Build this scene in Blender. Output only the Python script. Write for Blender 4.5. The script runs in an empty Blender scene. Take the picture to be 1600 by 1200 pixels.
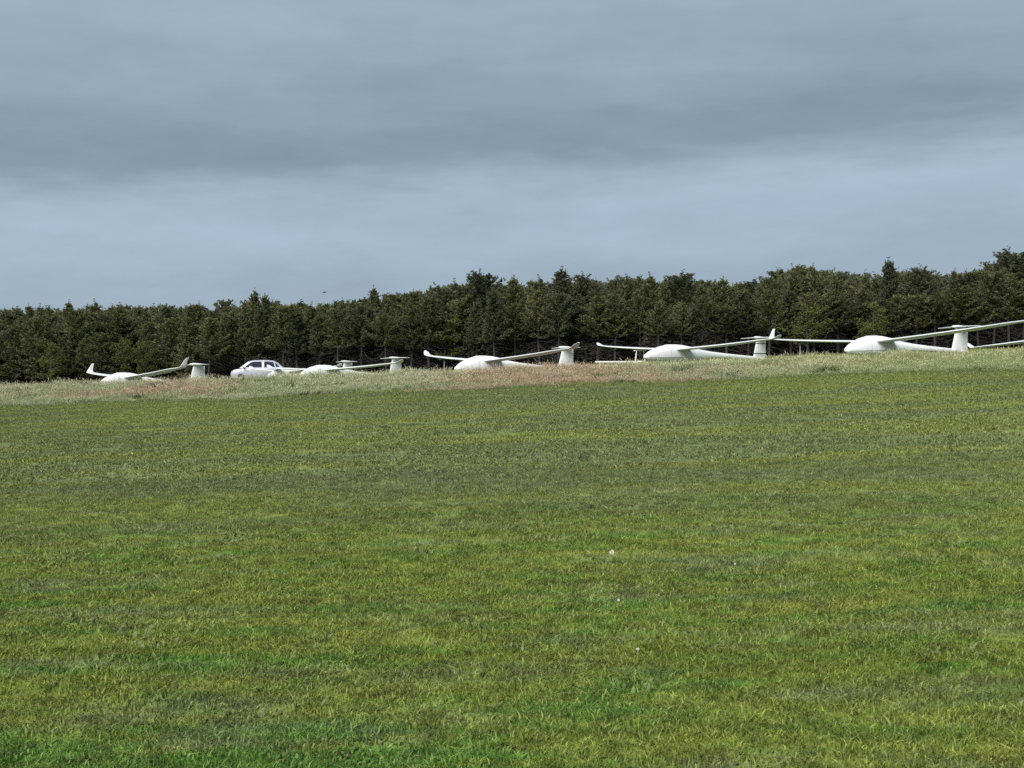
import bpy, bmesh, math, random
import numpy as np
from mathutils import Vector, Matrix

scene = bpy.context.scene
C = scene.collection
R = math.radians
PI = math.pi
EYE = 1.6                      # eye height above the ground at the camera's feet

# ------------------------------------------------------------------ camera
cam_d = bpy.data.cameras.new('camera')
cam_d.sensor_width = 36.0
cam_d.lens = 45.0
cam_d.clip_start = 0.05
cam_d.clip_end = 5000.0
cam = bpy.data.objects.new('camera', cam_d)
cam.location = (0, 0, EYE)
cam.rotation_euler = (R(90), 0, 0)
C.objects.link(cam)
scene.camera = cam

# ------------------------------------------------------------------ sky and sun
SUN_EL, SUN_AZ = R(43), R(213)          # azimuth clockwise from +Y: behind the camera, a little to the left
world = bpy.data.worlds.new('World')
scene.world = world
world.use_nodes = True
wt = world.node_tree
wt.nodes.clear()
WN = lambda t, **k: _n(wt, t, **k)


def _n(tree, t, **k):
    n = tree.nodes.new(t)
    for a, v in k.items():
        setattr(n, a, v)
    return n


def lin(c):
    return tuple((x / 255 / 12.92) if x / 255 <= 0.04045 else ((x / 255 + 0.055) / 1.055) ** 2.4 for x in c)


def ramp_node(tree, stops, interp='LINEAR'):
    n = tree.nodes.new('ShaderNodeValToRGB')
    n.color_ramp.interpolation = interp
    e = n.color_ramp.elements
    while len(e) > 1:
        e.remove(e[-1])
    e[0].position = stops[0][0]
    e[0].color = (*stops[0][1], 1)
    for p, c in stops[1:]:
        q = e.new(p)
        q.color = (*c, 1)
    return n


def math_node(tree, op, a, b=None, clamp=False):
    n = tree.nodes.new('ShaderNodeMath')
    n.operation = op
    n.use_clamp = clamp
    for i, v in enumerate((a, b)):
        if v is None:
            continue
        if isinstance(v, (int, float)):
            n.inputs[i].default_value = v
        else:
            tree.links.new(v, n.inputs[i])
    return n.outputs[0]


sky = WN('ShaderNodeTexSky', sky_type='NISHITA')
sky.sun_disc = False
sky.sun_elevation = SUN_EL
sky.sun_rotation = SUN_AZ
bg_sky = WN('ShaderNodeBackground')
bg_sky.inputs['Strength'].default_value = 0.05
wt.links.new(sky.outputs[0], bg_sky.inputs['Color'])
tc = WN('ShaderNodeTexCoord')
sep = WN('ShaderNodeSeparateXYZ')
wt.links.new(tc.outputs['Generated'], sep.inputs[0])
mp = WN('ShaderNodeMapping')
mp.inputs['Scale'].default_value = (1.6, 1.6, 9.0)
mp.inputs['Location'].default_value = (0.35, 0.0, 0.4)
wt.links.new(tc.outputs['Generated'], mp.inputs['Vector'])
nz = WN('ShaderNodeTexNoise')
nz.inputs['Scale'].default_value = 3.4
nz.inputs['Detail'].default_value = 8.0
nz.inputs['Roughness'].default_value = 0.62
wt.links.new(mp.outputs[0], nz.inputs['Vector'])
# tilted stratus bands: elevation, tilted across the view, wavered by noise
e1 = math_node(wt, 'MULTIPLY', sep.outputs[0], -0.055)
e2 = math_node(wt, 'ADD', sep.outputs[2], e1)
e3 = math_node(wt, 'MULTIPLY', math_node(wt, 'SUBTRACT', nz.outputs[0], 0.5), 0.07)
e4 = math_node(wt, 'ADD', e2, e3, clamp=True)
cl = ramp_node(wt, [(0.0, lin((148, 166, 182))), (0.070, lin((152, 170, 186))), (0.100, lin((158, 177, 194))), (0.128, lin((162, 182, 199))),
                    (0.146, lin((161, 181, 197))), (0.174, lin((138, 157, 172))), (0.190, lin((131, 150, 165))),
                    (0.206, lin((139, 158, 173))), (0.235, lin((147, 166, 181))), (0.27, lin((154, 172, 188))), (0.30, lin((152, 171, 187))),
                    (0.42, lin((143, 161, 177))), (0.55, lin((156, 174, 190))), (0.72, lin((150, 168, 183))),
                    (1.0, lin((160, 177, 192)))], 'CARDINAL')
wt.links.new(e4, cl.inputs[0])
# slow light and dark patches inside the cloud sheet
mp2 = WN('ShaderNodeMapping')
mp2.inputs['Scale'].default_value = (2.6, 2.6, 9.0)
mp2.inputs['Rotation'].default_value = (0, R(5), 0)
wt.links.new(tc.outputs['Generated'], mp2.inputs['Vector'])
nz2 = WN('ShaderNodeTexNoise')
nz2.inputs['Scale'].default_value = 3.0
nz2.inputs['Detail'].default_value = 9.0
nz2.inputs['Roughness'].default_value = 0.6
wt.links.new(mp2.outputs[0], nz2.inputs['Vector'])
mr = WN('ShaderNodeMapRange')
mr.inputs['From Min'].default_value = 0.3
mr.inputs['From Max'].default_value = 0.7
mr.inputs['To Min'].default_value = 0.92
mr.inputs['To Max'].default_value = 1.09
wt.links.new(nz2.outputs[0], mr.inputs['Value'])
mul = WN('ShaderNodeVectorMath', operation='SCALE')
wt.links.new(cl.outputs[0], mul.inputs[0])
wt.links.new(mr.outputs[0], mul.inputs['Scale'])
bg_cl = WN('ShaderNodeBackground')
bg_cl.inputs['Strength'].default_value = 0.215
wt.links.new(mul.outputs[0], bg_cl.inputs['Color'])
mixs = WN('ShaderNodeMixShader')
mixs.inputs[0].default_value = 0.97
wt.links.new(bg_sky.outputs[0], mixs.inputs[1])
wt.links.new(bg_cl.outputs[0], mixs.inputs[2])
wout = WN('ShaderNodeOutputWorld')
wt.links.new(mixs.outputs[0], wout.inputs[0])

sun_d = bpy.data.lights.new('sun', 'SUN')
sun_d.energy = 1.5
sun_d.angle = R(44)
sun_d.color = (1.0, 0.965, 0.90)
sun = bpy.data.objects.new('sun', sun_d)
C.objects.link(sun)
sdir = Vector((math.sin(SUN_AZ) * math.cos(SUN_EL), math.cos(SUN_AZ) * math.cos(SUN_EL), math.sin(SUN_EL)))
sun.rotation_euler = sdir.to_track_quat('Z', 'Y').to_euler()
sun.location = sdir * 50

vs = scene.view_settings
vs.view_transform = 'Standard'
vs.look = 'None'
vs.exposure = 2.2
vs.gamma = 1.0
vs.use_curve_mapping = False
scene.cycles.use_denoising = False
scene.cycles.max_bounces = 6
scene.cycles.transparent_max_bounces = 8

rng = np.random.default_rng(7)
rnd = random.Random(11)


# ------------------------------------------------------------------ helpers
def tag(o, label=None, cat=None, group=None, kind=None):
    if label: o['label'] = label
    if cat: o['category'] = cat
    if group: o['group'] = group
    if kind: o['kind'] = kind
    return o


def link_mesh(name, me, parent=None, loc=None):
    o = bpy.data.objects.new(name, me)
    C.objects.link(o)
    if parent is not None: o.parent = parent
    if loc is not None: o.location = loc
    return o


def mesh_np(name, verts, faces, mats=(), smooth=False):
    me = bpy.data.meshes.new(name)
    me.from_pydata([tuple(v) for v in verts], [], [tuple(int(i) for i in f) for f in faces])
    for m in mats: me.materials.append(m)
    if smooth:
        me.polygons.foreach_set('use_smooth', [True] * len(me.polygons))
    me.update()
    return me


def empty(name, loc=(0, 0, 0), rz=0.0):
    o = bpy.data.objects.new(name, None)
    o.empty_display_size = 0.3
    o.location = loc
    o.rotation_euler = (0, 0, rz)
    C.objects.link(o)
    return o


def smooth(a, b, x):
    t = np.clip((x - a) / (b - a), 0, 1)
    return t * t * (3 - 2 * t)


def mat(name, color, rough=0.7, spec=0.3, metallic=0.0):
    m = bpy.data.materials.new(name)
    m.use_nodes = True
    b = m.node_tree.nodes['Principled BSDF']
    b.inputs['Base Color'].default_value = (*color, 1)
    b.inputs['Roughness'].default_value = rough
    b.inputs['Specular IOR Level'].default_value = spec
    b.inputs['Metallic'].default_value = metallic
    return m


def noise(tree, vec, scale, detail=4.0, rough=0.55):
    n = tree.nodes.new('ShaderNodeTexNoise')
    n.inputs['Scale'].default_value = scale
    n.inputs['Detail'].default_value = detail
    n.inputs['Roughness'].default_value = rough
    if vec is not None: tree.links.new(vec, n.inputs['Vector'])
    return n.outputs[0]


def mapped(tree, vec, scale=(1, 1, 1), loc=(0, 0, 0), rot=(0, 0, 0)):
    n = tree.nodes.new('ShaderNodeMapping')
    n.inputs['Scale'].default_value = scale
    n.inputs['Location'].default_value = loc
    n.inputs['Rotation'].default_value = rot
    tree.links.new(vec, n.inputs['Vector'])
    return n.outputs[0]


def mix(tree, fac, a, b, mode='MIX'):
    n = tree.nodes.new('ShaderNodeMix')
    n.data_type = 'RGBA'
    n.blend_type = mode
    for s, v in ((n.inputs[0], fac), (n.inputs[6], a), (n.inputs[7], b)):
        if isinstance(v, (int, float)): s.default_value = v
        elif isinstance(v, tuple): s.default_value = (*v, 1)
        else: tree.links.new(v, s)
    return n.outputs[2]


# ------------------------------------------------------------------ terrain
GL = {  # glider stands: x, y, ground height relative to the eye, heading, roll, half span, fuselage scale
    'a': (-19.47, 64.28, -0.65, 213.9, 0.25, 7.38, 0.86),
    'b': (-10.08, 68.61, -0.16, 218.7, 0.4, 6.60, 1.02),
    'c': (-1.34, 60.93, 0.11, 204.5, -0.29, 8.52, 0.98),
    'd': (8.00, 63.07, 0.71, 211.0, -0.17, 6.75, 1.22),
    'e': (15.46, 54.53, 0.80, 198.5, 0.22, 9.24, 0.97),
    'f': (-12.97, 73.85, -0.12, 214.0, 0.0, 6.60, 0.95),
    'h': (23.30, 51.00, 1.12, 200.0, 6.6, 7.50, 1.00),
}


def g_raw(x, y):
    xx = 45 * np.tanh(x / 45)
    yy = np.minimum(y, 95 + 30 * np.tanh((y - 95) / 30))
    yy = np.where(yy < -20, -20, yy)
    ramp = 0.45 + 0.55 * smooth(0, 35, y)
    s = y + 0.27 * x
    h = -1.6 + 0.0345 * yy + 0.0495 * xx * ramp
    amp = np.clip(0.18 - 0.008 * x, 0.0, 0.45)
    h = h + amp * np.exp(-((s - 51) / 4.5) ** 2)
    h = h - 0.26 * smooth(52, 61, s)
    return h


_corr = []
for k, (x, y, z, *_r) in GL.items():
    _corr.append((x, y, z - float(g_raw(np.array(x), np.array(y)))))


def ground(x, y):
    x = np.asarray(x, float); y = np.asarray(y, float)
    h = g_raw(x, y)
    for (cx, cy, d) in _corr:
        h = h + d * np.exp(-(((x - cx) / 7) ** 2 + ((y - cy) / 5.5) ** 2))
    h = h + 0.010 * np.sin(x * 1.9 + 0.6 * y) * np.sin(y * 1.3 - 0.4 * x) + 0.02 * np.sin(x * 0.53 + 1) * np.sin(y * 0.47 + 2)
    return h + EYE


def gz(x, y):
    return float(ground(x, y))


def at(u, v, Y):
    """world point seen at photo pixel (u, v), Y metres ahead (used to read real positions off the survey of the photo)"""
    return Vector(((u - 800) / 2000 * Y, Y, EYE + (600 - v) / 2000 * Y))


# --- materials of the ground and grasses share one patch map in world space
def patch_colour(t, pos, dry=0.0):
    """olive, fresh and greyish patches of a mown airfield"""
    sx = t.nodes.new('ShaderNodeSeparateXYZ')
    t.links.new(pos, sx.inputs[0])
    a = noise(t, mapped(t, pos, (0.10, 0.42, 0.0), (1.5, 0, 0)), 1.0, 6, 0.62)     # streaks along the mowing direction
    b = noise(t, mapped(t, pos, (0.85, 2.4, 0.0), (7, 3, 0)), 1.0, 8, 0.76)
    c = noise(t, mapped(t, pos, (0.50, 1.50, 0.0), (-3, 11, 0)), 1.0, 7, 0.76)
    near = math_node(t, 'SUBTRACT', 1.0, ramp01(t, sx.outputs[1], 8.5, 14.5))       # lusher, yellower sward at the foot of the slope
    dull = mix(t, ramp01(t, a, 0.44, 0.56), (0.106, 0.133, 0.052), (0.138, 0.162, 0.040))
    lush = mix(t, ramp01(t, a, 0.38, 0.62), (0.100, 0.128, 0.018), (0.148, 0.176, 0.033))
    olive = mix(t, near, dull, lush)
    foot = math_node(t, 'MULTIPLY', math_node(t, 'SUBTRACT', 1.0, ramp01(t, sx.outputs[1], 4.9, 5.9)), math_node(t, 'SUBTRACT', 1.0, ramp01(t, sx.outputs[0], -0.6, 0.6)))
    bf = math_node(t, 'ADD', b, math_node(t, 'MULTIPLY', foot, 0.12))
    g = math_node(t, 'MULTIPLY', ramp01(t, bf, 0.46, 0.62), math_node(t, 'ADD', 0.10, math_node(t, 'MULTIPLY', near, 0.80)))
    fresh = mix(t, g, olive, (0.066, 0.150, 0.024))
    grey = mix(t, math_node(t, 'MULTIPLY', ramp01(t, c, 0.48, 0.66), 0.66), fresh, (0.122, 0.148, 0.074))
    d = noise(t, mapped(t, pos, (1.0, 1.0, 0.0), (5, 1, 0)), 5.5, 4, 0.7)      # clover, moss and thatch mottling
    mott = math_node(t, 'ADD', 0.58, math_node(t, 'MULTIPLY', ramp01(t, d, 0.28, 0.72), 0.86))
    vm = t.nodes.new('ShaderNodeVectorMath'); vm.operation = 'SCALE'
    t.links.new(grey, vm.inputs[0]); t.links.new(mott, vm.inputs['Scale'])
    return vm.outputs[0]


def ramp01(t, sock, lo, hi):
    n = t.nodes.new('ShaderNodeMapRange')
    n.interpolation_type = 'SMOOTHSTEP'
    n.inputs['From Min'].default_value = lo
    n.inputs['From Max'].default_value = hi
    t.links.new(sock, n.inputs['Value'])
    return n.outputs[0]


def rough_colour(t, pos):
    a = noise(t, mapped(t, pos, (0.13, 0.35, 0.0), (4, 0, 0)), 1.0, 4, 0.6)
    b = noise(t, mapped(t, pos, (0.10, 0.30, 0.0), (-9, 5, 0)), 1.0, 3, 0.55)
    c = noise(t, mapped(t, pos, (0.35, 0.6, 0.0), (2, 8, 0)), 1.0, 4, 0.6)
    base = mix(t, ramp01(t, a, 0.38, 0.62), (0.205, 0.240, 0.125), (0.300, 0.320, 0.200))
    sxx = t.nodes.new('ShaderNodeSeparateXYZ')
    t.links.new(pos, sxx.inputs[0])
    sorrel = math_node(t, 'SUBTRACT', 1.0, ramp01(t, math_node(t, 'ABSOLUTE', sxx.outputs[0]), 1.0, 7.0))   # sorrel bed in the middle of the bank
    tan = mix(t, ramp01(t, math_node(t, 'ADD', b, math_node(t, 'MULTIPLY', sorrel, 0.19)), 0.55, 0.64), base, (0.310, 0.232, 0.155))
    green = mix(t, ramp01(t, c, 0.55, 0.70), tan, (0.135, 0.175, 0.065))
    sx = t.nodes.new('ShaderNodeSeparateXYZ')
    t.links.new(pos, sx.inputs[0])
    right = ramp01(t, sx.outputs[0], 5.0, 14.0)       # greener growth along the eastern end of the bank
    f = math_node(t, 'MULTIPLY', right, 0.75)
    return mix(t, f, green, (0.225, 0.270, 0.098))


def ground_material():
    m = bpy.data.materials.new('field_turf')
    m.use_nodes = True
    t = m.node_tree
    b = t.nodes['Principled BSDF']
    geo = t.nodes.new('ShaderNodeNewGeometry')
    pos = geo.outputs['Position']
    sx = t.nodes.new('ShaderNodeSeparateXYZ')
    t.links.new(pos, sx.inputs[0])
    s = math_node(t, 'ADD', sx.outputs[1], math_node(t, 'MULTIPLY', sx.outputs[0], 0.27))
    wob = math_node(t, 'MULTIPLY', math_node(t, 'SUBTRACT', noise(t, pos, 0.35, 3), 0.5), 1.2)
    s2 = math_node(t, 'ADD', s, wob)
    turf = patch_colour(t, pos)
    fine = noise(t, mapped(t, pos, (1, 1, 0)), 24.0, 6, 0.7)
    speck = noise(t, mapped(t, pos, (1.0, 2.2, 0)), 5.0, 6, 0.75)
    mult = math_node(t, 'MULTIPLY', math_node(t, 'ADD', 0.62, math_node(t, 'MULTIPLY', fine, 0.76)),
                     math_node(t, 'ADD', 0.70, math_node(t, 'MULTIPLY', speck, 0.60)))
    vm = t.nodes.new('ShaderNodeVectorMath'); vm.operation = 'SCALE'
    t.links.new(turf, vm.inputs[0]); t.links.new(mult, vm.inputs['Scale'])
    turf = vm.outputs[0]
    rough = rough_colour(t, pos)
    k = math_node(t, 'MULTIPLY', ramp01(t, s2, 43.0, 45.0), math_node(t, 'SUBTRACT', 1.0, ramp01(t, s2, 57, 60)))
    col = mix(t, k, turf, rough)
    litter = mix(t, noise(t, pos, 3.0, 4), (0.030, 0.024, 0.016), (0.055, 0.043, 0.028))
    sw = math_node(t, 'ADD', sx.outputs[1], math_node(t, 'MULTIPLY', sx.outputs[0], 0.075))
    col = mix(t, ramp01(t, math_node(t, 'ADD', sw, wob), 82.0, 85.0), col, litter)
    t.links.new(col, b.inputs['Base Color'])
    b.inputs['Roughness'].default_value = 0.9
    b.inputs['Specular IOR Level'].default_value = 0.1
    bp = t.nodes.new('ShaderNodeBump')
    bp.inputs['Strength'].default_value = 0.6
    bp.inputs['Distance'].default_value = 0.04
    t.links.new(fine, bp.inputs['Height'])
    t.links.new(bp.outputs[0], b.inputs['Normal'])
    return m


def build_field():
    near = np.concatenate([np.arange(-60, -24, 3), np.arange(-24, 24, 0.5), np.arange(24, 61, 3)])
    xs = np.concatenate([[-1500, -800, -400, -200, -120, -85], near, [70, 90, 130, 200, 400, 800, 1500]]).astype(float)
    ys = np.concatenate([[-600, -200, -80, -30], np.arange(-10, 2, 2), np.arange(2, 72, 0.5), np.arange(72, 120, 3),
                         [125, 140, 170, 220, 300, 450, 700, 1100, 1800]]).astype(float)
    X, Y = np.meshgrid(xs, ys)
    Z = ground(X, Y)
    v = np.stack([X.ravel(), Y.ravel(), Z.ravel()], 1)
    nx = len(xs)
    f = []
    for j in range(len(ys) - 1):
        for i in range(nx - 1):
            a = j * nx + i
            f.append((a, a + 1, a + nx + 1, a + nx))
    me = mesh_np('field', v, f, [ground_material()], True)
    tag(link_mesh('field', me), kind='structure')


build_field()


# ------------------------------------------------------------------ instanced ground cover
def instancer(name, pts, scl, rot, idx, protos, label, cat):
    col = bpy.data.collections.new(name + '_sprigs')
    for i, me in enumerate(protos):
        col.objects.link(bpy.data.objects.new('%s_%02d' % (name, i), me))
    me = bpy.data.meshes.new(name)
    me.from_pydata([tuple(p) for p in pts], [], [])
    n = len(pts)
    a = me.attributes.new('scl', 'FLOAT_VECTOR', 'POINT'); a.data.foreach_set('vector', np.asarray(scl, np.float32).ravel())
    a = me.attributes.new('rot', 'FLOAT_VECTOR', 'POINT'); a.data.foreach_set('vector', np.asarray(rot, np.float32).ravel())
    a = me.attributes.new('idx', 'INT', 'POINT'); a.data.foreach_set('value', np.asarray(idx, np.int32))
    o = link_mesh(name, me)
    ng = bpy.data.node_groups.new(name + '_nodes', 'GeometryNodeTree')
    ng.interface.new_socket('Geometry', in_out='INPUT', socket_type='NodeSocketGeometry')
    ng.interface.new_socket('Geometry', in_out='OUTPUT', socket_type='NodeSocketGeometry')
    gi = ng.nodes.new('NodeGroupInput'); go = ng.nodes.new('NodeGroupOutput')
    ci = ng.nodes.new('GeometryNodeCollectionInfo')
    ci.inputs['Collection'].default_value = col
    ci.inputs['Separate Children'].default_value = True
    ci.inputs['Reset Children'].default_value = True
    ip = ng.nodes.new('GeometryNodeInstanceOnPoints')
    ip.inputs['Pick Instance'].default_value = True
    ng.links.new(gi.outputs[0], ip.inputs['Points'])
    ng.links.new(ci.outputs[0], ip.inputs['Instance'])
    for an, dt, sock in (('scl', 'FLOAT_VECTOR', 'Scale'), ('rot', 'FLOAT_VECTOR', 'Rotation'), ('idx', 'INT', 'Instance Index')):
        na = ng.nodes.new('GeometryNodeInputNamedAttribute')
        na.data_type = dt
        na.inputs['Name'].default_value = an
        out = [s for s in na.outputs if s.enabled and s.name == 'Attribute'][0]
        ng.links.new(out, ip.inputs[sock])
    ng.links.new(ip.outputs[0], go.inputs[0])
    md = o.modifiers.new('scatter', 'NODES')
    md.node_group = ng
    tag(o, label, cat, kind='stuff')
    return o


def blade_patch(name, n, radius, hmin, hmax, wmin, wmax, lean, m, seed, seedheads=0.0):
    """a small patch of separate, bent, tapering blades; 'tone' holds each blade's own colour variation"""
    r = np.random.default_rng(seed)
    V, F, T = [], [], []
    for i in range(n):
        a = r.uniform(0, 2 * PI); d = radius * math.sqrt(r.uniform())
        bx, by = d * math.cos(a), d * math.sin(a)
        h = r.uniform(hmin, hmax); w = r.uniform(wmin, wmax) / 2
        fa = r.uniform(0, 2 * PI); la = r.uniform(0, 2 * PI); le = abs(r.normal(0, lean)) * h
        px, py = math.cos(fa) * w, math.sin(fa) * w
        lx, ly = math.cos(la) * le, math.sin(la) * le
        b0 = len(V)
        V += [(bx - px, by - py, -0.01), (bx + px, by + py, -0.01),
              (bx + lx * .35 - px * .8, by + ly * .35 - py * .8, h * .6), (bx + lx * .35 + px * .8, by + ly * .35 + py * .8, h * .6),
              (bx + lx, by + ly, h)]
        F += [(b0, b0 + 1, b0 + 3, b0 + 2), (b0 + 2, b0 + 3, b0 + 4)]
        t = r.uniform()
        T += [t] * 5
        if r.uniform() < seedheads:
            b0 = len(V); q = w * 2.2
            V += [(bx + lx * .75 - q, by + ly * .75, h * .86), (bx + lx * .9, by + ly * .9 - q, h * .97),
                  (bx + lx * .9 + q, by + ly * .9, h * .97), (bx + lx * 1.1, by + ly * 1.1 + q, h * 1.12)]
            F += [(b0, b0 + 1, b0 + 3, b0 + 2)]
            T += [1.6] * 4
    me = mesh_np(name, V, F, [m])
    at_ = me.attributes.new('tone', 'FLOAT', 'POINT')
    at_.data.foreach_set('value', np.asarray(T, np.float32))
    return me


def blade_material(name, fn, lo, hi, dry=(0.27, 0.25, 0.12), dryamt=0.35):
    m = bpy.data.materials.new(name)
    m.use_nodes = True
    t = m.node_tree
    b = t.nodes['Principled BSDF']
    geo = t.nodes.new('ShaderNodeNewGeometry')
    col = fn(t, geo.outputs['Position'])
    at_ = t.nodes.new('ShaderNodeAttribute'); at_.attribute_name = 'tone'
    tone = at_.outputs['Fac']
    col = mix(t, math_node(t, 'MULTIPLY', ramp01(t, tone, 0.72, 1.0), dryamt), col, dry)
    sc = math_node(t, 'ADD', lo, math_node(t, 'MULTIPLY', tone, hi - lo))
    vm = t.nodes.new('ShaderNodeVectorMath'); vm.operation = 'SCALE'
    t.links.new(col, vm.inputs[0]); t.links.new(sc, vm.inputs['Scale'])
    t.links.new(vm.outputs[0], b.inputs['Base Color'])
    b.inputs['Roughness'].default_value = 0.75
    b.inputs['Specular IOR Level'].default_value = 0.2
    tr = t.nodes.new('ShaderNodeBsdfTranslucent')
    t.links.new(vm.outputs[0], tr.inputs['Color'])
    ms = t.nodes.new('ShaderNodeMixShader')
    ms.inputs[0].default_value = 0.3
    t.links.new(b.outputs[0], ms.inputs[1]); t.links.new(tr.outputs[0], ms.inputs[2])
    t.links.new(ms.outputs[0], t.nodes['Material Output'].inputs[0])
    return m


M_LAWN = blade_material('lawn_blades', patch_colour, 0.55, 1.65)
M_ROUGH = blade_material('rough_blades', rough_colour, 0.65, 1.25, dry=(0.37, 0.34, 0.24), dryamt=0.5)


def scatter(y0, y1, dens, half=0.42, pad=1.6):
    """random ground points across the view between two distances"""
    area = sum((2 * (half * y + pad)) * 0.25 for y in np.arange(y0, y1, 0.25))
    n = int(area * dens)
    out = []
    while len(out) < n:
        y = rng.uniform(y0, y1, n * 2)
        w = half * y + pad
        keep = rng.uniform(0, 1, n * 2) < w / (half * y1 + pad)
        x = rng.uniform(-1, 1, n * 2) * w
        out += list(zip(x[keep], y[keep]))
    return np.array(out[:n])


def lawn():
    protos_n = [blade_patch('lawn_patch', 105, 0.17, 0.008, 0.026, 0.0035, 0.0085, 1.4, M_LAWN, 100 + i) for i in range(6)]
    protos_t = [blade_patch('lawn_tuft', 14, 0.06, 0.02, 0.055, 0.0025, 0.0045, 1.0, M_LAWN, 200 + i) for i in range(4)]
    protos_f = [blade_patch('lawn_far', 90, 0.36, 0.008, 0.026, 0.010, 0.022, 1.4, M_LAWN, 300 + i) for i in range(5)]
    protos_w = [blade_patch('clover_patch', 40, 0.13, 0.010, 0.028, 0.012, 0.022, 1.1, M_CLOVER, 500 + i) for i in range(3)]
    protos_w += [blade_patch('dry_straw', 12, 0.12, 0.004, 0.016, 0.002, 0.004, 4.5, M_STRAW, 510 + i) for i in range(3)]
    W = scatter(2.6, 24, 4.5)
    A = scatter(2.6, 9.0, 110); B = scatter(9.0, 16.0, 60); T = scatter(2.6, 20, 6); F = scatter(15.5, 51.0, 15)
    F = F[(F[:, 1] + 0.27 * F[:, 0]) < 43.5]
    P = np.concatenate([A, B, T, F, W])
    idx = np.concatenate([rng.integers(0, 6, len(A) + len(B)), 6 + rng.integers(0, 4, len(T)), 10 + rng.integers(0, 5, len(F)), 15 + rng.integers(0, 6, len(W))])
    z = ground(P[:, 0], P[:, 1])
    s = rng.uniform(0.75, 1.25, len(P))
    scl = np.stack([s, s, s * rng.uniform(0.7, 1.25, len(P))], 1)
    rot = np.stack([np.zeros(len(P)), np.zeros(len(P)), rng.uniform(0, 6.28, len(P))], 1)
    instancer('mown_grass', np.column_stack([P, z]), scl, rot, idx, protos_n + protos_t + protos_f + protos_w,
              'short mown olive green grass covering the airfield slope', 'grass')


def rough_grass():
    protos = [blade_patch('rough_tuft', 62, 0.34, 0.12, 0.46, 0.007, 0.014, 0.45, M_ROUGH, 400 + i, 0.25) for i in range(6)]
    protos += [blade_patch('green_tuft', 46, 0.30, 0.06, 0.24, 0.008, 0.016, 0.7, M_LAWN, 430 + i) for i in range(3)]
    protos += [blade_patch('weed_clump', 46, 0.16, 0.06, 0.40, 0.03, 0.07, 0.7, M_WEED, 440 + i) for i in range(3)]
    N = 15500
    x = rng.uniform(-33, 31, N); s = rng.uniform(39.5, 60.5, N)
    y = s - 0.27 * x
    edge = 43.2 + 0.9 * np.sin(x * 0.8) + 0.6 * np.sin(x * 2.3 + 1)
    idx = rng.integers(0, 6, N)
    low = s < edge + rng.normal(0, 0.9, N)
    idx[low] = 6 + rng.integers(0, 3, low.sum())
    mixg = rng.uniform(0, 1, N) < 0.14
    idx[mixg] = 6 + rng.integers(0, 3, mixg.sum())
    wd = (np.sin(x * .9 + 2) * np.sin(s * 1.7 + x * .35) > .45) & (rng.uniform(0, 1, N) < .13)
    idx[wd & (s > 42)] = 9 + rng.integers(0, 3, (wd & (s > 42)).sum())
    keep = (s > edge - 2.6) & (~low | (rng.uniform(0, 1, N) < 0.75))
    x, y, s, idx = x[keep], y[keep], s[keep], idx[keep]
    z = ground(x, y)
    up = smooth(41.5, 49.5, s)
    clump = 0.80 + 0.28 * np.sin(x * 1.3 + 1.7 * np.sin(s * .6)) * np.sin(s * 1.1 + 1.3 * np.sin(x * .7))
    sc = (0.35 + 0.65 * up) * clump * rng.uniform(0.7, 1.2, len(x)) * (1 - 0.35 * smooth(54, 60, s)) * 0.97
    scl = np.stack([np.ones(len(x)), np.ones(len(x)), sc], 1)
    rot = np.stack([rng.normal(0, 0.12, len(x)), rng.normal(0, 0.12, len(x)), rng.uniform(0, 6.28, len(x))], 1)
    instancer('rough_grass', np.column_stack([x, y, z]), scl, rot, idx, protos,
              'tall pale dry grass on the bank in front of the gliders', 'grass')


M_CLOVER = mat('clover_leaves', (0.125, 0.155, 0.060), 0.75, 0.2)
M_STRAW = mat('dry_straw', (0.33, 0.31, 0.19), 0.85, 0.1)
M_WEED = mat('dock_leaves', (0.075, 0.095, 0.035), 0.7, 0.2)
lawn()
rough_grass()


# ------------------------------------------------------------------ gliders
def white_material(name, col, rough, dirt=0.12):
    m = mat(name, col, rough, 0.4)
    t = m.node_tree
    b = t.nodes['Principled BSDF']
    tcn = t.nodes.new('ShaderNodeTexCoord')
    n = noise(t, mapped(t, tcn.outputs['Object'], (1.2, 1.2, 4)), 1.5, 5, 0.65)
    c = mix(t, ramp01(t, n, 0.45, 0.8), col, tuple(x * (1 - dirt * 2) for x in col))
    t.links.new(c, b.inputs['Base Color'])
    return m


M_GEL = white_material('white_gelcoat', (0.60, 0.61, 0.63), 0.30, 0.06)
M_COVER = white_material('white_cover_cloth', (0.58, 0.59, 0.61), 0.85, 0.06)
M_TYRE = mat('black_rubber', (0.02, 0.02, 0.02), 0.8)
M_STRAP = mat('dark_strap', (0.03, 0.03, 0.035), 0.8)
M_HINGE = mat('grey_hinge_tape', (0.42, 0.42, 0.42), 0.5)
M_STEEL = mat('galvanised_steel', (0.45, 0.46, 0.47), 0.4, 0.5, 0.6)


def loft(rings, cap=True):
    """rings: list of equal-length closed loops of points"""
    V = [p for r in rings for p in r]
    n = len(rings[0]); F = []
    for i in range(len(rings) - 1):
        for j in range(n):
            a = i * n + j; b = i * n + (j + 1) % n
            F.append((a, b, b + n, a + n))
    if cap:
        F.append(tuple(range(n - 1, -1, -1)))
        F.append(tuple((len(rings) - 1) * n + j for j in range(n)))
    return V, F


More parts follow.
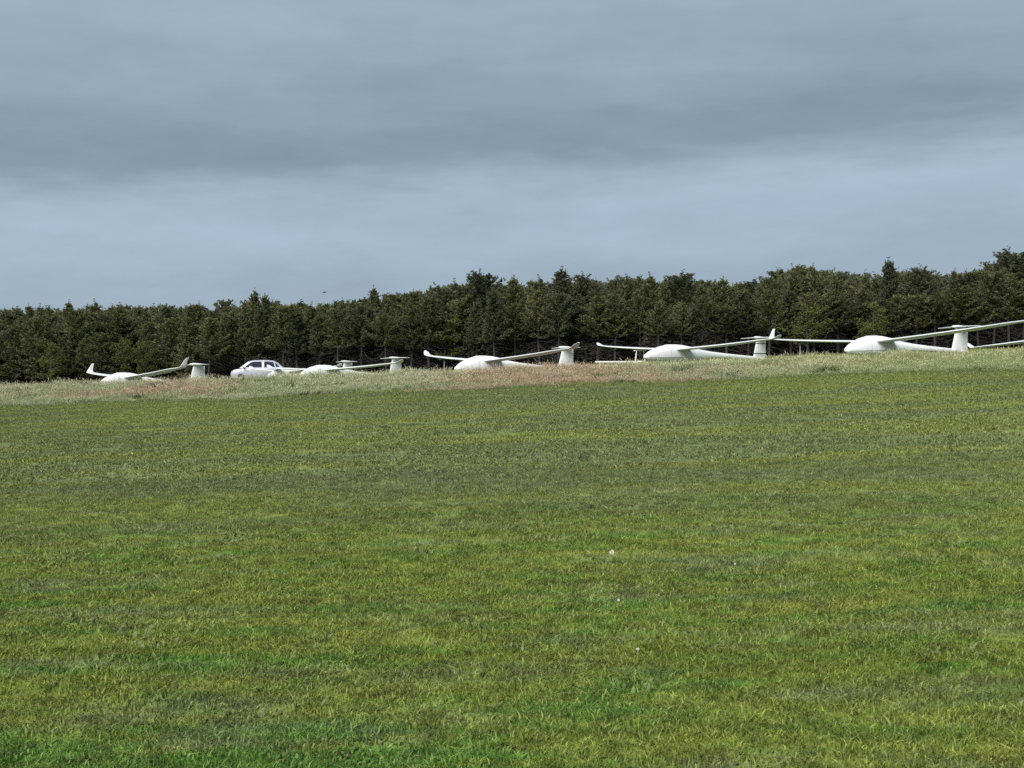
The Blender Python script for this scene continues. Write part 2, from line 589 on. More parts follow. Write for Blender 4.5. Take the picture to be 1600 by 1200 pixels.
def solid(name, V, F, m, parent, smooth_shade=True):
    bm = bmesh.new()
    vs_ = [bm.verts.new(v) for v in V]
    for f in F:
        try: bm.faces.new([vs_[i] for i in f])
        except ValueError: pass
    bmesh.ops.recalc_face_normals(bm, faces=bm.faces)
    me = bpy.data.meshes.new(name)
    bm.to_mesh(me); bm.free()
    me.materials.append(m)
    if smooth_shade:
        me.polygons.foreach_set('use_smooth', [True] * len(me.polygons))
        me.set_sharp_from_angle(angle=R(45))
    return link_mesh(name, me, parent)


def body_ring(x, zc, w, up, dn, n=24, pw=2.2):
    r = []
    for i in range(n):
        a = 2 * PI * i / n
        c, s = math.cos(a), math.sin(a)
        yy = w * math.copysign(abs(c) ** (2 / pw), c)
        zz = (up if s >= 0 else dn) * math.copysign(abs(s) ** (2 / pw), s)
        r.append((x, yy, zc + zz))
    return r


def foil(x):
    return 5 * (0.2969 * math.sqrt(x) - 0.126 * x - 0.3516 * x * x + 0.2843 * x ** 3 - 0.1036 * x ** 4)


def foil_ring(le, chord, th, place, x0=0.0, x1=1.0, n=8):
    """section between chord fractions x0..x1; place(cx, tz) -> point"""
    pts = []
    xs = [x0 + (x1 - x0) * (1 - math.cos(PI * i / (n - 1))) / 2 for i in range(n)]
    for x in xs: pts.append(place(le - x * chord, foil(x) * th * chord + 0.003))
    for x in reversed(xs): pts.append(place(le - x * chord, -foil(x) * th * chord * 0.75 - 0.003))
    return pts


SECT = [(1.55, .62, .015, .015, .015), (1.50, .62, .09, .09, .08), (1.38, .63, .165, .17, .15), (1.15, .66, .235, .29, .22),
        (.80, .69, .295, .42, .29), (.40, .72, .325, .50, .34), (0.0, .74, .330, .50, .37), (-.40, .76, .30, .45, .38),
        (-.85, .78, .25, .35, .36), (-1.3, .78, .20, .25, .29), (-1.9, .76, .155, .175, .19), (-2.8, .71, .125, .13, .13),
        (-3.9, .64, .10, .11, .11), (-4.7, .59, .07, .09, .09), (-4.93, .58, .02, .04, .04)]


def make_glider(key, label, winglet='up', wl=0.45, strap=False, dihedral=0.040, polyhedral=0.0, loc=None):
    x, y, z, yaw, roll, hs, fs = loc if loc else GL[key]
    root = empty('glider', (x, y, gz(x, y)), R(yaw))
    root.rotation_euler = (R(roll), 0, R(yaw))
    root.rotation_mode = 'XYZ'
    tag(root, label, 'glider', 'gliders parked in a row along the bank')
    # fuselage
    solid('fuselage', *loft([body_ring(a * fs, zc, w, u, d) for a, zc, w, u, d in SECT]), M_GEL, root)
    # canopy cover: cloth pulled over the cockpit and centre section
    rings = []
    for a, zc, w, u, d in SECT[2:9]:
        n = 17; r = []
        for i in range(n):
            t = -0.25 + (PI + 0.5) * i / (n - 1)
            c, s = math.cos(t), math.sin(t)
            pw = 2 / 2.2
            k = 0.018 + 0.006 * math.sin(i * 2.1 + a * 9)
            r.append((a * fs, (w + k) * math.copysign(abs(c) ** pw, c), zc + ((u if s >= 0 else d) + k) * math.copysign(abs(s) ** pw, s)))
        rings.append(r)
    V = [p for r in rings for p in r]; n = 17
    F = [(i * n + j, i * n + j + 1, (i + 1) * n + j + 1, (i + 1) * n + j) for i in range(len(rings) - 1) for j in range(n - 1)]
    cv = solid('canopy_cover', V, F, M_COVER, root)
    # seam of the cover
    b = []
    for i in range(17):
        a, zc, w, u, d = SECT[5]
        t = -0.25 + (PI + 0.5) * i / 16; c, s = math.cos(t), math.sin(t); pw = 2 / 2.2; k = 0.030
        b.append((a * fs, (w + k) * math.copysign(abs(c) ** pw, c), zc + ((u if s >= 0 else d) + k) * math.copysign(abs(s) ** pw, s)))
    V = [(p[0] + o, p[1], p[2]) for p in b for o in (-0.02, 0.02)]
    F = [(2 * i, 2 * i + 1, 2 * i + 3, 2 * i + 2) for i in range(16)]
    solid('seam', V, F, M_COVER, cv)
    # wings
    for sd in (-1, 1):
        def zz(bb):
            q = 0.985 + dihedral * bb + 0.10 * (bb / hs) ** 3
            if polyhedral: q += polyhedral * max(0, bb - 0.62 * hs)
            return q

        def ch(bb):
            f = bb / hs
            return 0.92 - 0.24 * f - 0.30 * max(0, (f - 0.55) / 0.45) ** 1.3

        def le(bb):
            return 0.12 - 0.05 * (bb / hs) - 0.25 * max(0, (bb / hs - 0.8) / 0.2) ** 2

        stations = [0.0, 0.2, 0.45, 1.2, 2.4, 3.6] + [hs * f for f in (0.53, 0.545, 0.65, 0.76, 0.86, 0.94, 0.955, 1.0)]
        rings = []
        for bb in stations:
            f = bb / hs
            cut = 0.79 if 0.54 < f < 0.95 else 1.0
            rings.append(foil_ring(le(bb), ch(bb), 0.145, lambda cx, tz, bb=bb: (cx, sd * bb, zz(bb) + tz), 0, cut))
        wing = solid('wing', *loft(rings), M_GEL, root)
        rings = []
        for f in (0.55, 0.65, 0.76, 0.86, 0.935):
            bb = hs * f
            rings.append(foil_ring(le(bb), ch(bb), 0.145, lambda cx, tz, bb=bb: (cx, sd * bb, zz(bb) + tz - 0.006), 0.805, 1.0, 5))
        solid('aileron', *loft(rings), M_GEL, wing)
        V = []
        for f in (0.16, 0.53):
            bb = hs * f
            for q in (0.795, 0.812):
                V.append((le(bb) - q * ch(bb), sd * bb, zz(bb) + foil(q) * .145 * ch(bb) + 0.006))
        solid('hinge_tape', V, [(0, 1, 3, 2)], M_HINGE, wing)
        # winglet: curved blend then a tapering blade
        l0, c0 = le(hs), ch(hs)
        rings = []
        N = 6
        if winglet == 'up': path = [(0, 0, 0, 1), (.04, .02, .03, .9), (.075, .07, .08, .75), (.095, .16, .14, .62), (.125, .6 * wl + .05, .24, .46), (.165, wl, .36, .28)]
        elif winglet == 'raked': path = [(0, 0, 0, 1), (.10, .03, .05, .92), (.20, .09, .12, .8), (.30, .16, .2, .7), (.38, .8 * wl + .02, .3, .5), (.46, wl + .03, .4, .3)]
        else: path = [(0, 0, 0, 1), (.08, .015, .02, .94), (.18, .05, .06, .86), (.27, .09, .12, .74), (.33, .13, .2, .55), (.37, .16, .3, .3)]
        for i, (dy, dz, sw, cf) in enumerate(path):
            a0 = path[max(i - 1, 0)]; a1 = path[min(i + 1, N - 1)]
            tv = Vector((a1[0] - a0[0], a1[1] - a0[1])).normalized()
            nv = (-tv.y, tv.x)
            rings.append(foil_ring(l0 - sw * c0 * (2.6 if winglet == 'up' else 1.1), c0 * cf, 0.11,
                                   lambda cx, tz, dy=dy, dz=dz, nv=nv: (cx, sd * (hs + dy + nv[0] * tz), zz(hs) + dz + nv[1] * tz)))
        solid('winglet', *loft(rings), M_GEL, wing)
    # fin and rudder (vertical sections)
    t0 = -4.88 * fs
    zb, zt = 0.55, 1.64
    def fin_c(f): return 0.88 - 0.27 * f
    def fin_le(f): return t0 + fin_c(f)
    rings = [foil_ring(fin_le(f), fin_c(f), 0.11, lambda cx, tz, f=f: (cx, tz, zb + f * (zt - zb)), 0, 0.66) for f in (0, .12, .35, .6, .85, 1.0)]
    # fillet at the root
    rings.insert(0, foil_ring(fin_le(0) + 0.30, fin_c(0) + 0.30, 0.05, lambda cx, tz: (cx, tz, zb - 0.03), 0, 0.74))
    fin = solid('fin', *loft(rings), M_GEL, root)
    rings = [foil_ring(fin_le(f), fin_c(f), 0.11, lambda cx, tz, f=f: (cx, tz, zb + f * (zt - zb)), 0.685, 1.0, 5) for f in (0.02, .3, .6, .97)]
    solid('rudder', *loft(rings), M_GEL, fin)
    if strap:
        for f in (0.30, 0.78):
            r2 = [foil_ring(fin_le(f) + .02, fin_c(f) + .04, 0.125, lambda cx, tz, f=f, q=q: (cx, tz * 1.15, zb + f * (zt - zb) + q), 0, 1.0) for q in (-.018, .018)]
            solid('strap', *loft(r2), M_STRAP, fin)
    # tailplane on top of the fin
    th = 1.32
    tl = lambda f: t0 + 0.70 - 0.10 * f - .05 * f ** 4
    tcd = lambda f: 0.52 - 0.18 * f - 0.06 * f ** 4
    rings = [foil_ring(tl(abs(f)), tcd(abs(f)), 0.11, lambda cx, tz, f=f: (cx, f * th, 1.69 + tz - 0.02 * abs(f)), 0, 0.70) for f in (-1, -.96, -.7, -.35, 0, .35, .7, .96, 1)]
    tp = solid('tailplane', *loft(rings), M_GEL, root)
    rings = [foil_ring(tl(abs(f)), tcd(abs(f)), 0.11, lambda cx, tz, f=f: (cx, f * th, 1.69 + tz - 0.02 * abs(f)), 0.73, 1.0, 5) for f in (-.97, -.7, -.35, 0, .35, .7, .97)]
    solid('elevator', *loft(rings), M_GEL, tp)
    solid('fin_cap', *loft([body_ring(t0 + a, 1.69, w, w * 1.2, w * 1.2, 12, 2) for a, w in ((.84, .01), (.76, .045), (.55, .06), (.25, .045), (.1, .015))]), M_GEL, fin)
    # wheels
    def wheel(name, cx, rad, wd):
        rings = []
        for a, rr in ((-wd / 2, rad * .75), (-wd / 2, rad * .92), (-wd * .3, rad), (wd * .3, rad), (wd / 2, rad * .92), (wd / 2, rad * .75)):
            rings.append([(cx + rr * math.cos(2 * PI * i / 20), a, rad + rr * math.sin(2 * PI * i / 20)) for i in range(20)])
        w = solid(name, *loft(rings), M_TYRE, root)
        rings = []
        for a, rr in ((-wd * .53, rad * .5), (-wd * .53, rad * .7), (wd * .53, rad * .7), (wd * .53, rad * .5)):
            rings.append([(cx + rr * math.cos(2 * PI * i / 16), a, rad + rr * math.sin(2 * PI * i / 16)) for i in range(16)])
        solid('hub', *loft(rings), M_STEEL, w)
    wheel('main_wheel', 0.05 * fs, 0.19, 0.13)
    wheel('tail_wheel', -4.55 * fs, 0.10, 0.07)
    V, F = loft([[(0.05 * fs + a, b_, zq) for a, b_ in ((-.09, -.09), (.09, -.09), (.09, .09), (-.09, .09))] for zq in (.2, .45)])
    solid('wheel_leg', V, F, M_STEEL, root)
    V, F = loft([[(-4.55 * fs + a, b_, zq) for a, b_ in ((-.05, -.035), (.05, -.035), (.05, .035), (-.05, .035))] for zq in (.1, .54)])
    solid('tail_wheel_fork', V, F, M_STEEL, root)
    return root


make_glider('a', 'small white glider with tall upright winglets, farthest to the left', 'up', 0.46)
make_glider('b', 'low white glider just right of the silver car, its wing crossing its own fin', 'small', dihedral=0.022)
make_glider('c', 'white glider with broad upswept wingtip, above the tan patch of grass', 'raked', 0.21)
make_glider('d', 'white glider with dark straps round its rudder, second largest in the row', 'small', strap=True)
make_glider('e', 'largest and nearest white glider, one pointed winglet, wing reaching the right edge', 'up', 0.52)
gf = make_glider('f', 'white glider with a short fin, parked right in front of the silver car', 'small', dihedral=0.03)
gf.scale = (0.9, 0.9, 0.9)
make_glider('h', 'white glider resting one wingtip on the grass at the right edge of the photo', 'raked', 0.26)


# ------------------------------------------------------------------ small field furniture
def tube(p, q, r0, r1=None, n=8):
    r1 = r0 if r1 is None else r1
    p, q = Vector(p), Vector(q)
    d = (q - p).normalized()
    a = d.orthogonal().normalized(); b = d.cross(a)
    return loft([[tuple(c + (a * math.cos(2 * PI * i / n) + b * math.sin(2 * PI * i / n)) * r) for i in range(n)] for c, r in ((p, r0), (q, r1))])


def box(x0, x1, y0, y1, z0, z1):
    V = [(x, y, z) for z in (z0, z1) for x, y in ((x0, y0), (x1, y0), (x1, y1), (x0, y1))]
    F = [(3, 2, 1, 0), (4, 5, 6, 7), (0, 1, 5, 4), (1, 2, 6, 5), (2, 3, 7, 6), (3, 0, 4, 7)]
    return V, F


def merge(*vf):
    V, F = [], []
    for v, f in vf:
        k = len(V); V += list(v); F += [tuple(i + k for i in q) for q in f]
    return V, F


M_WHITEPAINT = mat('white_paint', (0.62, 0.62, 0.60), 0.6)
M_GREYPOST = mat('grey_post', (0.30, 0.30, 0.29), 0.6)
M_PAD = mat('foam_pad', (0.10, 0.10, 0.11), 0.9)


def wing_xy(key, b, a=-0.25):
    x, y, z, yaw, roll, hs, fs = GL[key]
    c, s = math.cos(R(yaw)), math.sin(R(yaw))
    return x + a * c - b * s, y + a * s + b * c


def wing_under(key, b, dih):
    x, y, z, yaw, roll, hs, fs = GL[key]
    h = 0.985 + dih * abs(b) + 0.10 * (abs(b) / hs) ** 3
    return gz(x, y) + b * math.sin(R(roll)) + h * math.cos(R(roll)) - 0.05


def wing_stand(key, b, dih, label):
    px, py = wing_xy(key, b)
    z0 = gz(px, py); H = wing_under(key, b, dih) - z0
    t = tag(empty('wing_stand', (px, py, z0), R(GL[key][3])), label, 'stand', 'stands propping up glider wings')
    solid('post', *tube((0, 0, 0.05), (0, 0, H - 0.06), 0.028), M_GREYPOST, t)
    for a in (0, 120, 240):
        solid('foot', *tube((0, 0, 0.22), (0.28 * math.cos(R(a)), 0.28 * math.sin(R(a)), 0.0), 0.018, 0.014), M_GREYPOST, t)
    V, F = box(-0.26, 0.26, -0.05, 0.05, H - 0.07, H - 0.02)
    solid('pad', V, F, M_PAD, t, False)


wing_stand('e', -6.41, 0.040, 'thin grey post holding up the far wing of the largest glider')
wing_stand('c', -5.78, 0.040, 'thin grey post under the upswept wing above the tan grass')
px, py = wing_xy('d', -3.15)
z0 = gz(px, py); H = wing_under('d', -3.15, 0.040) - z0
t = tag(empty('wing_trestle', (px, py, z0), 0), 'pale folding trestle standing under the far wing of the strapped glider', 'trestle')
for sx in (-0.24, 0.24):
    for sy in (-0.25, 0.25):
        solid('leg', *tube((sx * 1.25, sy, 0), (sx * 0.75, sy * 0.2, H - 0.08), 0.022), M_WHITEPAINT, t)
V, F = box(-0.32, 0.32, -0.06, 0.06, H - 0.08, H - 0.03)
solid('top_rail', V, F, M_WHITEPAINT, t, False)
V, F = box(-0.25, 0.25, -0.012, 0.012, H * 0.42, H * 0.42 + 0.04)
solid('cross_bar', V, F, M_WHITEPAINT, t, False)

# low white marker board left of the trestle
bx0, bx1 = at(930, 564, 55.0).x, at(1003, 564, 55.0).x
zb = at(960, 564.5, 55.0).z
cx = (bx0 + bx1) / 2
g0 = gz(cx, 55.0)
t = tag(empty('marker_board', (cx, 55.0, g0), R(-3)), 'long low white board on short legs in the rough grass below the trestle', 'marker board')
hw = (bx1 - bx0) / 2
V, F = box(-hw, hw, -0.012, 0.012, zb - g0 - 0.05, zb - g0 + 0.01)
solid('board', V, F, M_WHITEPAINT, t, False)
for a in (-hw * 0.8, 0.0, hw * 0.8):
    V, F = box(a - 0.025, a + 0.025, 0.013, 0.05, -0.05, zb - g0)
    solid('leg', V, F, M_WHITEPAINT, t, False)


# ------------------------------------------------------------------ the parked car
def make_car():
    cxy = (-16.12, 81.6)
    root = empty('parked_car', (cxy[0], cxy[1], gz(*cxy) - 0.06), R(180 + 6))
    root.scale = (.93, .93, .96)
    tag(root, 'pale silver small hatchback parked at the edge of the wood', 'car')
    M_PAINT = mat('silver_car_paint', (0.34, 0.35, 0.415), 0.3, 0.4, 0.15)
    M_GLASS = mat('tinted_car_glass', (0.022, 0.022, 0.040), 0.08, 0.25)
    M_LAMP = mat('lamp_glass', (0.7, 0.7, 0.7), 0.1, 0.6)
    M_RED = mat('red_lamp', (0.35, 0.02, 0.02), 0.2, 0.5)
    M_TRIM = mat('black_trim', (0.02, 0.02, 0.022), 0.6)
    W = 0.82
    # lower body: stations along x: (x, z bottom, z shoulder, half width)
    st = [(1.86, .42, .62, .56), (1.80, .32, .74, .68), (1.62, .27, .83, .76), (1.2, .25, .90, .81), (.85, .25, .95, .82), (.3, .24, .97, .82),
          (-.6, .24, .985, .82), (-1.3, .25, .985, .81), (-1.65, .28, .97, .77), (-1.80, .34, .90, .69), (-1.86, .45, .74, .58)]
    rings = []
    for x, zb_, zt_, w in st:
        m_ = (zb_ + zt_) / 2
        rings.append([(x, -w * .93, zb_), (x, -w, zb_ + .12), (x, -w, m_), (x, -w * .985, zt_ - .10), (x, -w * .93, zt_ - .02), (x, -w * .5, zt_ + .015), (x, 0, zt_ + .022),
                      (x, w * .5, zt_ + .015), (x, w * .93, zt_ - .02), (x, w * .985, zt_ - .10), (x, w, m_), (x, w, zb_ + .12), (x, w * .93, zb_)])
    body = solid('body', *loft(rings), M_PAINT, root)
    # cabin
    prof = [(1.32, .90), (1.02, 1.13), (0.70, 1.37), (0.42, 1.44), (-0.40, 1.47), (-1.00, 1.42), (-1.32, 1.27), (-1.74, .96)]
    def hw(z): return W * .955 - (z - .93) * 0.30
    rings = []
    for x, z in prof:
        w = hw(z)
        rings.append([(x, -hw(.93), .92), (x, -(w + .012), max(z - .06, .925)), (x, -w * .90, z), (x, 0, z + .025), (x, w * .90, z), (x, w + .012, max(z - .06, .925)), (x, hw(.93), .92)])
    cabin = solid('cabin', *loft(rings), M_PAINT, root)
    # glass
    def pane(name, pts, push):
        """outward-facing sheet of glass 12 mm proud of the cabin"""
        n = len(pts); p = Vector(push)
        V = [tuple(Vector(q) + p) for q in pts] + [tuple(Vector(q) - p * 1.5) for q in pts]
        F = [tuple(range(n)), tuple(range(2 * n - 1, n - 1, -1))] + [(i, (i + 1) % n, (i + 1) % n + n, i + n) for i in range(n)]
        return solid(name, V, F, M_GLASS, cabin, False)
    for sd in (-1, 1):
        def q(x, z): return (x, sd * (hw(z) + .010), z)
        pane('side_window', [q(.86, 1.00), q(.80, 1.08), q(.52, 1.31), q(.30, 1.365), q(-.22, 1.375), q(-.24, 1.00)], (0, sd * .012, 0))
        pane('side_window', [q(-.40, 1.00), q(-.40, 1.375), q(-.66, 1.375), q(-1.00, 1.335), q(-1.14, 1.00)], (0, sd * .012, 0))
        pane('quarter_window', [q(-1.20, 1.02), q(-1.10, 1.30), q(-1.20, 1.26), q(-1.42, 1.04)], (0, sd * .012, 0))
    pane('windscreen', [(1.23, -.62, .98), (1.23, .62, .98), (1.00, .60, 1.155), (.725, .54, 1.36), (.725, -.54, 1.36), (1.00, -.60, 1.155)], (.012, 0, .016))
    pane('rear_window', [(-1.665, -.60, 1.02), (-1.665, .60, 1.02), (-1.375, .55, 1.245), (-1.375, -.55, 1.245)], (-.012, 0, .014))
    for sd in (-1, 1):
        V, F = loft([body_ring(1.60 + a, .66, w * 1.0, .07, .07, 12, 2.4) for a, w in ((.02, .10), (.12, .10), (.17, .06))])
        solid('headlight', [(x, y + sd * .52, z) for x, y, z in V], F, M_LAMP, body)
        V, F = box(-1.86, -1.74, sd * .66 - .06, sd * .66 + .06, .70, .92)
        solid('tail_light', V, F, M_RED, body, False)
        V, F = loft([body_ring(.88 + a, 1.0, w, .07, .06, 10, 2.4) for a, w in ((.0, .08), (.07, .10), (.14, .05))])
        m_ = solid('mirror', [(x, y + sd * .90, z) for x, y, z in V], F, M_PAINT, body)
        V, F = box(.18, .32, sd * .835 - .012, sd * .835 + .012, .84, .865)
        solid('door_handle', [(x - .42, y, z) for x, y, z in V], F, M_TRIM, body, False)
        for wx in (1.15, -1.18):
            rings = []
            for a, rr in ((-.09, .20), (-.09, .26), (-.06, .29), (.06, .29), (.09, .26), (.09, .20)):
                rings.append([(wx + rr * math.cos(2 * PI * i / 24), sd * .745 + a, .29 + rr * math.sin(2 * PI * i / 24)) for i in range(24)])
            wh = solid('wheel', *loft(rings), M_TYRE, root)
            rings = []
            for a, rr in ((-.095, .06), (-.08, .195), (.08, .195), (.095, .06)):
                rings.append([(wx + rr * math.cos(2 * PI * i / 20), sd * .745 + a, .29 + rr * math.sin(2 * PI * i / 20)) for i in range(20)])
            solid('rim', *loft(rings), M_STEEL, wh)
    V, F = box(-1.885, 1.885, -.5, .5, .36, .40)
    solid('bumper_strip', V, F, M_TRIM, body, False)


make_car()


# ------------------------------------------------------------------ the wood
def foliage_material(name, c0, c1):
    m = bpy.data.materials.new(name)
    m.use_nodes = True
    t = m.node_tree
    b = t.nodes['Principled BSDF']
    oi = t.nodes.new('ShaderNodeObjectInfo')
    at_ = t.nodes.new('ShaderNodeAttribute'); at_.attribute_name = 'tone'
    f = math_node(t, 'ADD', math_node(t, 'MULTIPLY', oi.outputs['Random'], 0.65), math_node(t, 'MULTIPLY', at_.outputs['Fac'], 0.35))
    col = mix(t, f, c0, c1)
    t.links.new(col, b.inputs['Base Color'])
    b.inputs['Roughness'].default_value = 0.8
    b.inputs['Specular IOR Level'].default_value = 0.15
    tr = t.nodes.new('ShaderNodeBsdfTranslucent')
    t.links.new(col, tr.inputs['Color'])
    ms = t.nodes.new('ShaderNodeMixShader'); ms.inputs[0].default_value = 0.3
    t.links.new(b.outputs[0], ms.inputs[1]); t.links.new(tr.outputs[0], ms.inputs[2])
    t.links.new(ms.outputs[0], t.nodes['Material Output'].inputs[0])
    return m


def bark_material():
    m = mat('grey_bark', (0.11, 0.10, 0.09), 0.9, 0.1)
    t = m.node_tree
    tcn = t.nodes.new('ShaderNodeTexCoord')
    n = noise(t, mapped(t, tcn.outputs['Object'], (6, 6, 1.5)), 2.0, 5, 0.7)
    t.links.new(mix(t, n, (0.026, 0.025, 0.025), (0.070, 0.067, 0.064)), t.nodes['Principled BSDF'].inputs['Base Color'])
    return m


M_BARK = bark_material()
M_PINE = foliage_material('pine_needles', (0.090, 0.100, 0.047), (0.155, 0.166, 0.078))
M_SPRUCE = foliage_material('spruce_needles', (0.070, 0.078, 0.046), (0.120, 0.128, 0.072))
M_LEAF = foliage_material('pale_leaves', (0.095, 0.110, 0.034), (0.150, 0.165, 0.058))


class Acc:
    def __init__(s): s.v, s.f, s.t = [], [], []

    def tube(s, pts, rads, n=5):
        k = len(s.v)
        for i, (p, r) in enumerate(zip(pts, rads)):
            d = (pts[min(i + 1, len(pts) - 1)] - pts[max(i - 1, 0)]).normalized()
            a = d.orthogonal().normalized(); b = d.cross(a)
            for j in range(n):
                w = 2 * PI * j / n
                s.v.append(p + (a * math.cos(w) + b * math.sin(w)) * r)
        for i in range(len(pts) - 1):
            for j in range(n):
                q = k + i * n + j; q2 = k + i * n + (j + 1) % n
                s.f.append((q, q2, q2 + n, q + n))

    def spray(s, p, d, size, wid, r, tone):
        """one twig's worth of needles: two crossed narrow leaf-shaped faces"""
        side = Vector((r.uniform(-1, 1), r.uniform(-1, 1), r.uniform(-1, 1)))
        a = d.cross(side)
        if a.length < 1e-3: a = d.orthogonal()
        a.normalize()
        for q in (a, d.cross(a).normalized()):
            k = len(s.v)
            s.v += [p, p + d * size * .45 + q * wid, p + d * size, p + d * size * .5 - q * wid]
            s.f.append((k, k + 1, k + 2, k + 3))
            s.t += [tone] * 4

    def mesh(s, name, m, tone=False):
        me = mesh_np(name, s.v, s.f, [m])
        if tone:
            a = me.attributes.new('tone', 'FLOAT', 'POINT'); a.data.foreach_set('value', np.asarray(s.t, np.float32))
        return me


def conifer(seed, H=6.0, base=0.4, spread=1.15, slim=1.0, whorl=0.36, per=5, dens=15, size=0.22, rise=0.5, round_=0.0, spire=0.0):
    """trunk with whorls of limbs (bare grey ones below, needled ones above); returns trunk and crown meshes"""
    r = random.Random(seed)
    T, K = Acc(), Acc()
    bend = Vector((r.uniform(-.15, .15), r.uniform(-.15, .15), 0))
    def axis(z): return Vector((0, 0, z)) + bend * math.sin(z / H * 2.2)
    zs = [0, .5, 1.5, 2.5, 3.5, 4.5, 5.3, 6.0]
    zs = [z * H / 6 for z in zs]
    T.tube([axis(z) for z in zs], [0.085 * (1 - z / H) ** .8 * H / 6 + 0.008 for z in zs], 7)
    z = 0.5
    while z < H - 0.12:
        f = z / H
        live = f > base
        fl = max(0.0, (f - base) / (1 - base))
        prof = max(.05, math.sin(PI * min(1, .16 + fl * .82))) ** .6 if round_ else (1 - fl) ** .62 * (0.75 + .25 * min(1, fl * 5))
        if spire and fl > 1 - spire: prof = 0.10 + 0.30 * (1 - fl) / spire
        if not live: prof = 0.55 + 0.3 * f / max(base, .1)
        n = per + r.choice((-1, 0, 0, 1))
        a0 = r.uniform(0, 6.28)
        for i in range(n):
            a = a0 + 2 * PI * i / n + r.uniform(-.3, .3)
            L = spread * slim * prof * r.uniform(.5, 1.35) + 0.10
            el = rise * (0.2 + 1.3 * fl) + r.uniform(-.2, .2) if live else r.uniform(-.45, .1)
            d = Vector((math.cos(a) * math.cos(el), math.sin(a) * math.cos(el), math.sin(el)))
            p0 = axis(z + r.uniform(-.1, .1))
            p1 = p0 + d * L * .55
            p2 = p0 + d * L + Vector((0, 0, L * (.22 if live else -.12)))
            T.tube([p0, p1, p2], [0.020 * (1 - .6 * f), 0.012, 0.004], 4)
            if live:
                m_ = max(4, int(dens * (0.5 + L)))
                for j in range(m_):
                    q = 0.18 + 0.85 * (j + r.random()) / m_
                    c = p0.lerp(p1, q / .55) if q < .55 else p1.lerp(p2, (q - .55) / .45)
                    for _ in range(2):
                        dd = (d * r.uniform(.2, 1.0) + Vector((r.uniform(-1, 1), r.uniform(-1, 1), r.uniform(-.5, 1.0))) * .8).normalized()
                        off = Vector((r.gauss(0, .06), r.gauss(0, .06), r.gauss(0, .05)))
                        K.spray(c + off, dd, size * r.uniform(.6, 1.2), size * r.uniform(.16, .30), r, r.random())
            else:
                for j in range(3):
                    c = p0.lerp(p2, r.uniform(.35, .95))
                    dd = (d + Vector((r.uniform(-1, 1), r.uniform(-1, 1), r.uniform(-.7, .5)))).normalized()
                    T.tube([c, c + dd * r.uniform(.2, .45)], [.007, .003], 3)
        z += whorl * r.uniform(.75, 1.2) * (1 - .35 * f)
    # leader shoot and a few stray upright side shoots
    for q in range(3):
        b0 = axis(H - (.05 if q == 0 else r.uniform(.3, 1.0))) + (Vector((0, 0, 0)) if q == 0 else Vector((r.uniform(-.35, .35), r.uniform(-.35, .35), 0)))
        ln = r.uniform(.35, .7) if q == 0 else r.uniform(.2, .5)
        tip = b0 + Vector((r.uniform(-.08, .08), r.uniform(-.08, .08), ln))
        T.tube([b0 - Vector((0, 0, .25)), tip], [.02, .007], 4)
        for j in range(int(30 * ln) + 6):
            c = b0.lerp(tip, r.uniform(-.6, 1.0) if r.random() < .5 else r.uniform(-.6, .5))
            dd = Vector((r.uniform(-1, 1), r.uniform(-1, 1), r.uniform(.1, 1))).normalized()
            K.spray(c, dd, size * r.uniform(.5, 1.1), size * .17, r, r.random())
    return T, K


def broadleaf(seed, H=5.0, rad=1.5):
    r = random.Random(seed)
    T, K = Acc(), Acc()
    stems = [Vector((0, 0, 0))]
    T.tube([Vector((0, 0, 0)), Vector((.03, 0, H * .35)), Vector((.08, .05, H * .7)), Vector((0, 0, H * .95))], [.09, .07, .04, .01], 7)
    for i in range(34):
        z = H * r.uniform(.15, .85); a = r.uniform(0, 6.28)
        L = rad * (1 - (z / H - .45) ** 2 * 1.8) * r.uniform(.6, 1.05)
        p0 = Vector((0.05, 0, z)); d = Vector((math.cos(a), math.sin(a), r.uniform(.2, .9))).normalized()
        p1 = p0 + d * L
        T.tube([p0, p0.lerp(p1, .5), p1], [.022, .014, .004], 4)
        for j in range(42):
            c = p0.lerp(p1, r.uniform(.3, 1.05)) + Vector((r.gauss(0, .16), r.gauss(0, .16), r.gauss(0, .14)))
            dd = Vector((r.uniform(-1, 1), r.uniform(-1, 1), r.uniform(-.6, .8))).normalized()
            K.spray(c, dd, r.uniform(.12, .20), r.uniform(.04, .07), r, r.random())
    return T, K


KINDS = {}
def add_kind(kind, H, m, builds):
    KINDS[kind] = []
    for T, K in builds:
        KINDS[kind].append((T.mesh(kind + '_trunk', M_BARK), K.mesh(kind + '_crown', m, True), H, (T, K, m)))


add_kind('pine', 6.45, M_PINE, [conifer(1, base=.40, spread=1.35), conifer(2, base=.46, round_=1, spread=1.3), conifer(3, base=.38, per=6, spread=1.45, spire=.2),
                               conifer(4, base=.46, round_=1, spread=1.45, spire=.3), conifer(12, base=.40, spread=1.5, spire=.3), conifer(13, base=.42, spread=1.3, rise=.7),
                               conifer(19, base=.44, spread=1.55, whorl=.46), conifer(20, base=.36, spread=1.4, whorl=.42, spire=.25)])
add_kind('skirted_pine', 6.45, M_PINE, [conifer(5, base=.06, spread=1.25, spire=.2), conifer(6, base=.10, spread=1.4, round_=1), conifer(7, base=.14, round_=1, spread=1.3)])
add_kind('spruce', 6.45, M_SPRUCE, [conifer(8, base=.34, slim=.95, per=6, whorl=.30, rise=.25, size=.20, spire=.3), conifer(9, base=.40, slim=1.05, per=6, whorl=.32, rise=.35, size=.20, round_=1)])
